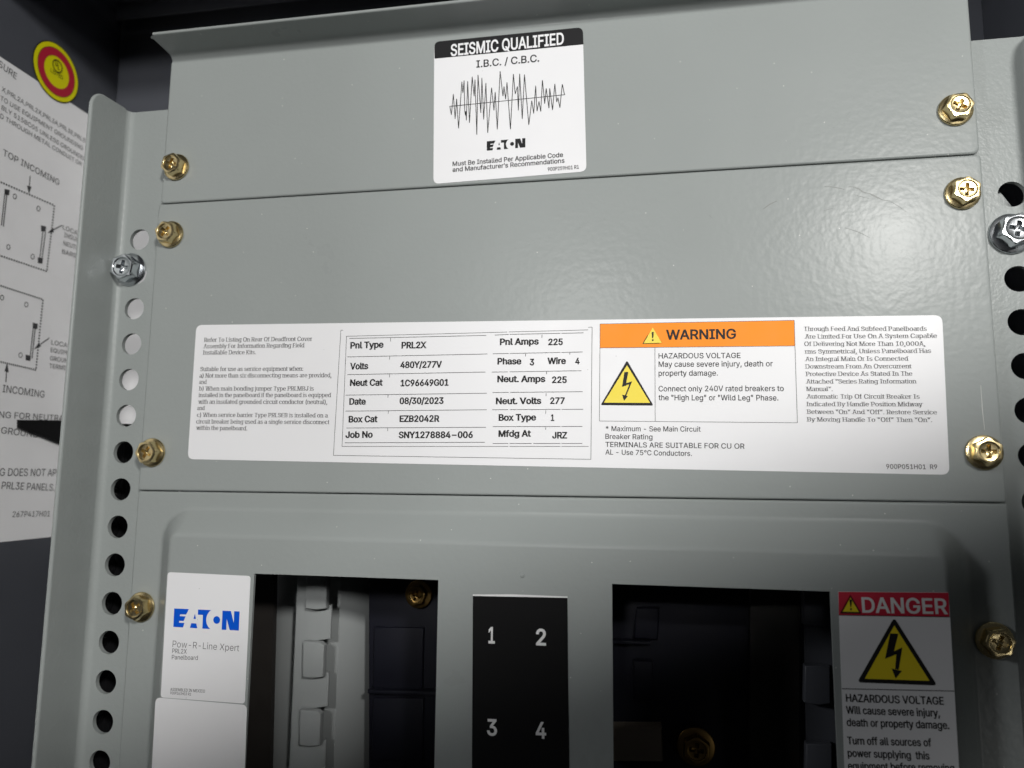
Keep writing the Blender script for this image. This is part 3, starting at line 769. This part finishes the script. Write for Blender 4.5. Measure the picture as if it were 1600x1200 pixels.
# ------------------------------------------------------------------ black plastic behind the left rail
guard = None
bm = bmesh.new()
Yg = .034; t0 = at(191, 664, Yg)
xg = at(190, 700, Yg).x
for k_ in range(14):
    zc = t0.z - .012 - k_*PITCH_H
cyl = []
for zz in (t0.z, -.27):
    cyl.append([bm.verts.new((xg + .016*math.cos(math.pi*i/16), Yg - .010*math.sin(math.pi*i/16), zz)) for i in range(17)])
for i in range(16): bm.faces.new((cyl[0][i], cyl[0][i+1], cyl[1][i+1], cyl[1][i]))
bm.faces.new(cyl[0])
guard = link('cable_duct', bm, 'gloss')
tag(guard, 'glossy black plastic duct behind the holes of the left rail', 'cable duct')
bm = bmesh.new()
pw = [sd(*p, XL) + Vector((.0015, 0, 0)) for p in ((23, 656), (112, 657), (112, 703), (23, 668.5))]
a_ = [bm.verts.new(p+Vector((.002, 0, 0))) for p in pw]; b_ = [bm.verts.new(p) for p in pw]
bridge(bm, a_, b_); bm.faces.new(a_); bm.faces.new(b_)
tag(link('pointed_tab', bm, 'black', smooth=0), 'black pointed tab lying across the lower part of the instruction sheet', 'tab')
bm = bmesh.new()
for k_ in range(7):
    zc = .1268 - PITCH_H*(7+k_) + random.uniform(-.002, .002)
    bmesh.ops.create_uvsphere(bm, u_segments=20, v_segments=12, radius=1, matrix=Matrix.Translation((xg+.004, Yg-.0085, zc-.002)) @ Matrix.Diagonal((.005, .004, .006, 1)))
link('cable_loops', bm, 'gloss', guard)

# ------------------------------------------------------------------ behind the openings
def poly_box(name, pts, Y, depth, m, parent=None, bev=0):
    bm = bmesh.new(); P_ = [at(x, y, Y) for x, y in pts]; a = [bm.verts.new(p) for p in P_]; b = [bm.verts.new(p+Vector((0, depth, 0))) for p in P_]
    bridge(bm, a, b); f1 = bm.faces.new(a); bm.faces.new(b)
    if bev: 
        es = list(f1.edges); bmesh.ops.bevel(bm, geom=es, offset=bev, segments=3, affect='EDGES', profile=.5)
    return link(name, bm, m, parent)
def bracket(mir, label, Yb):
    pts = []
    f = (lambda x, y: (x, y))
    if not mir:
        L_ = [(464, 880), (452.5, 1230)]
        P_ = [(466, 870), (517, 870)]
        for k_ in range(-1, 3):
            y0 = 946+105.5*k_; xs = -4.2*k_
            P_ += [(500+xs, y0-6), (518+xs, y0-1), (516+xs, y0+53), (490+xs, y0+54)]
        P_ += [(450, 1240)]
    root = poly_box('slotted_bracket', P_, Yb, .0015, 'galv', bev=.0004)
    tag(root, label, 'bracket')
    for k_ in range(0, 4):
        y0 = 1000+107*(k_-1); xs = -5*(k_-1)
        poly_box('tab', [(473+xs, y0+2), (500+xs, y0+4), (506+xs, y0+9), (505+xs, y0+35), (504+xs, y0+58), (489+xs, y0+60), (472+xs, y0+58)], Yb-.005, .004, 'galv', root, bev=.0006)
    return root
bracket(False, 'light grey notched bracket with raised tabs seen through the left opening', .034)
# curved light grey gutter wall behind the bracket
bm = bmesh.new(); xa_, xb_ = at(425, 1000, .055).x, at(597, 1000, .055).x
pf = []
for i in range(13):
    f_ = i/12; pf.append((xa_+(xb_-xa_)*f_, .046 + .020*max(0, (f_-.62)/.38)**2*2.2 + .006*max(0, (.18-f_)/.18)))
cc2 = [(bm.verts.new((x, y, -.02)), bm.verts.new((x, y, -.27))) for x, y in pf]
for (a, b), (c_, d) in zip(cc2, cc2[1:]): bm.faces.new((a, c_, d, b))
tag(link('gutter_wall', bm, 'galv'), 'smooth light grey curved sheet behind the notched bracket', 'inner panel')
# dark moulded bus bases
def base_block(name, x0, x1, y0, y1, Y, m, label, cat):
    r_ = poly_box(name, [(x0, y0), (x1, y0), (x1, y1), (x0, y1)], Y, .02, m, bev=.0006); return tag(r_, label, cat)
bb = base_block('bus_block', 576, 720, 880, 1240, .048, 'navy', 'dark navy moulded plastic base behind the left opening', 'bus base')
poly_box('raised_panel', [(584, 980), (662, 981), (660, 1078), (582, 1077)], .046, .003, 'navy', bb, bev=.0008)
poly_box('ledge', [(574, 1078), (700, 1081), (700, 1088), (574, 1084)], .042, .006, 'navy', bb, bev=.0005)
poly_box('raised_panel', [(582, 1090), (662, 1091), (660, 1190), (580, 1189)], .046, .003, 'navy', bb, bev=.0008)
poly_box('side_cheek', [(390, 880), (429, 880), (420, 1240), (380, 1240)], .040, .004, 'brown', bb)
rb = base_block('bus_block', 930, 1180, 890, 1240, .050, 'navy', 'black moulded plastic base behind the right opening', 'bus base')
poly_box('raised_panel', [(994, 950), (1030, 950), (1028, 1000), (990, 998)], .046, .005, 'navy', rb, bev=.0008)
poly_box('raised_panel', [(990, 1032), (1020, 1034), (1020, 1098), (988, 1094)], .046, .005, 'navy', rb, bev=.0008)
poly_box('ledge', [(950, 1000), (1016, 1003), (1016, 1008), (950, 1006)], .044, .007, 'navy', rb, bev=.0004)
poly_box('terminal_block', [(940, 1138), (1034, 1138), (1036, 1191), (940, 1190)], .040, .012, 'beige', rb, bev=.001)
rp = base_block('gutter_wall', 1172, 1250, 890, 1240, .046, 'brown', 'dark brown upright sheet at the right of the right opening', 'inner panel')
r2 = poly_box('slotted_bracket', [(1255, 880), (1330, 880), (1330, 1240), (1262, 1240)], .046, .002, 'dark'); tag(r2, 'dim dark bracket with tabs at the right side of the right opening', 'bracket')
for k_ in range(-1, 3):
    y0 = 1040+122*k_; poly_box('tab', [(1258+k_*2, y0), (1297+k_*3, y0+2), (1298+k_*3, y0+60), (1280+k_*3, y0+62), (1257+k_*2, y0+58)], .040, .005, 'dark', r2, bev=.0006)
G3 = 'dim brass screws inside the openings'
place_screw(dull, 'bus_screw', at(655, 928, .046), 20, 'dim brass screw in the upper right of the left opening', 'screw', G3, sc=1.0)
place_screw(dull, 'bus_screw', at(1087, 1165, .046), 5, 'dim brass screw at the bottom of the right opening', 'screw', G3, sc=1.25)

sb = poly_box('support_bracket', [(1540, 272), (1582, 324), (1575, 348), (1540, 348)], .012, .003, 'rail')
tag(sb, 'rough grey metal corner seen through the topmost hole of the right rail', 'bracket')
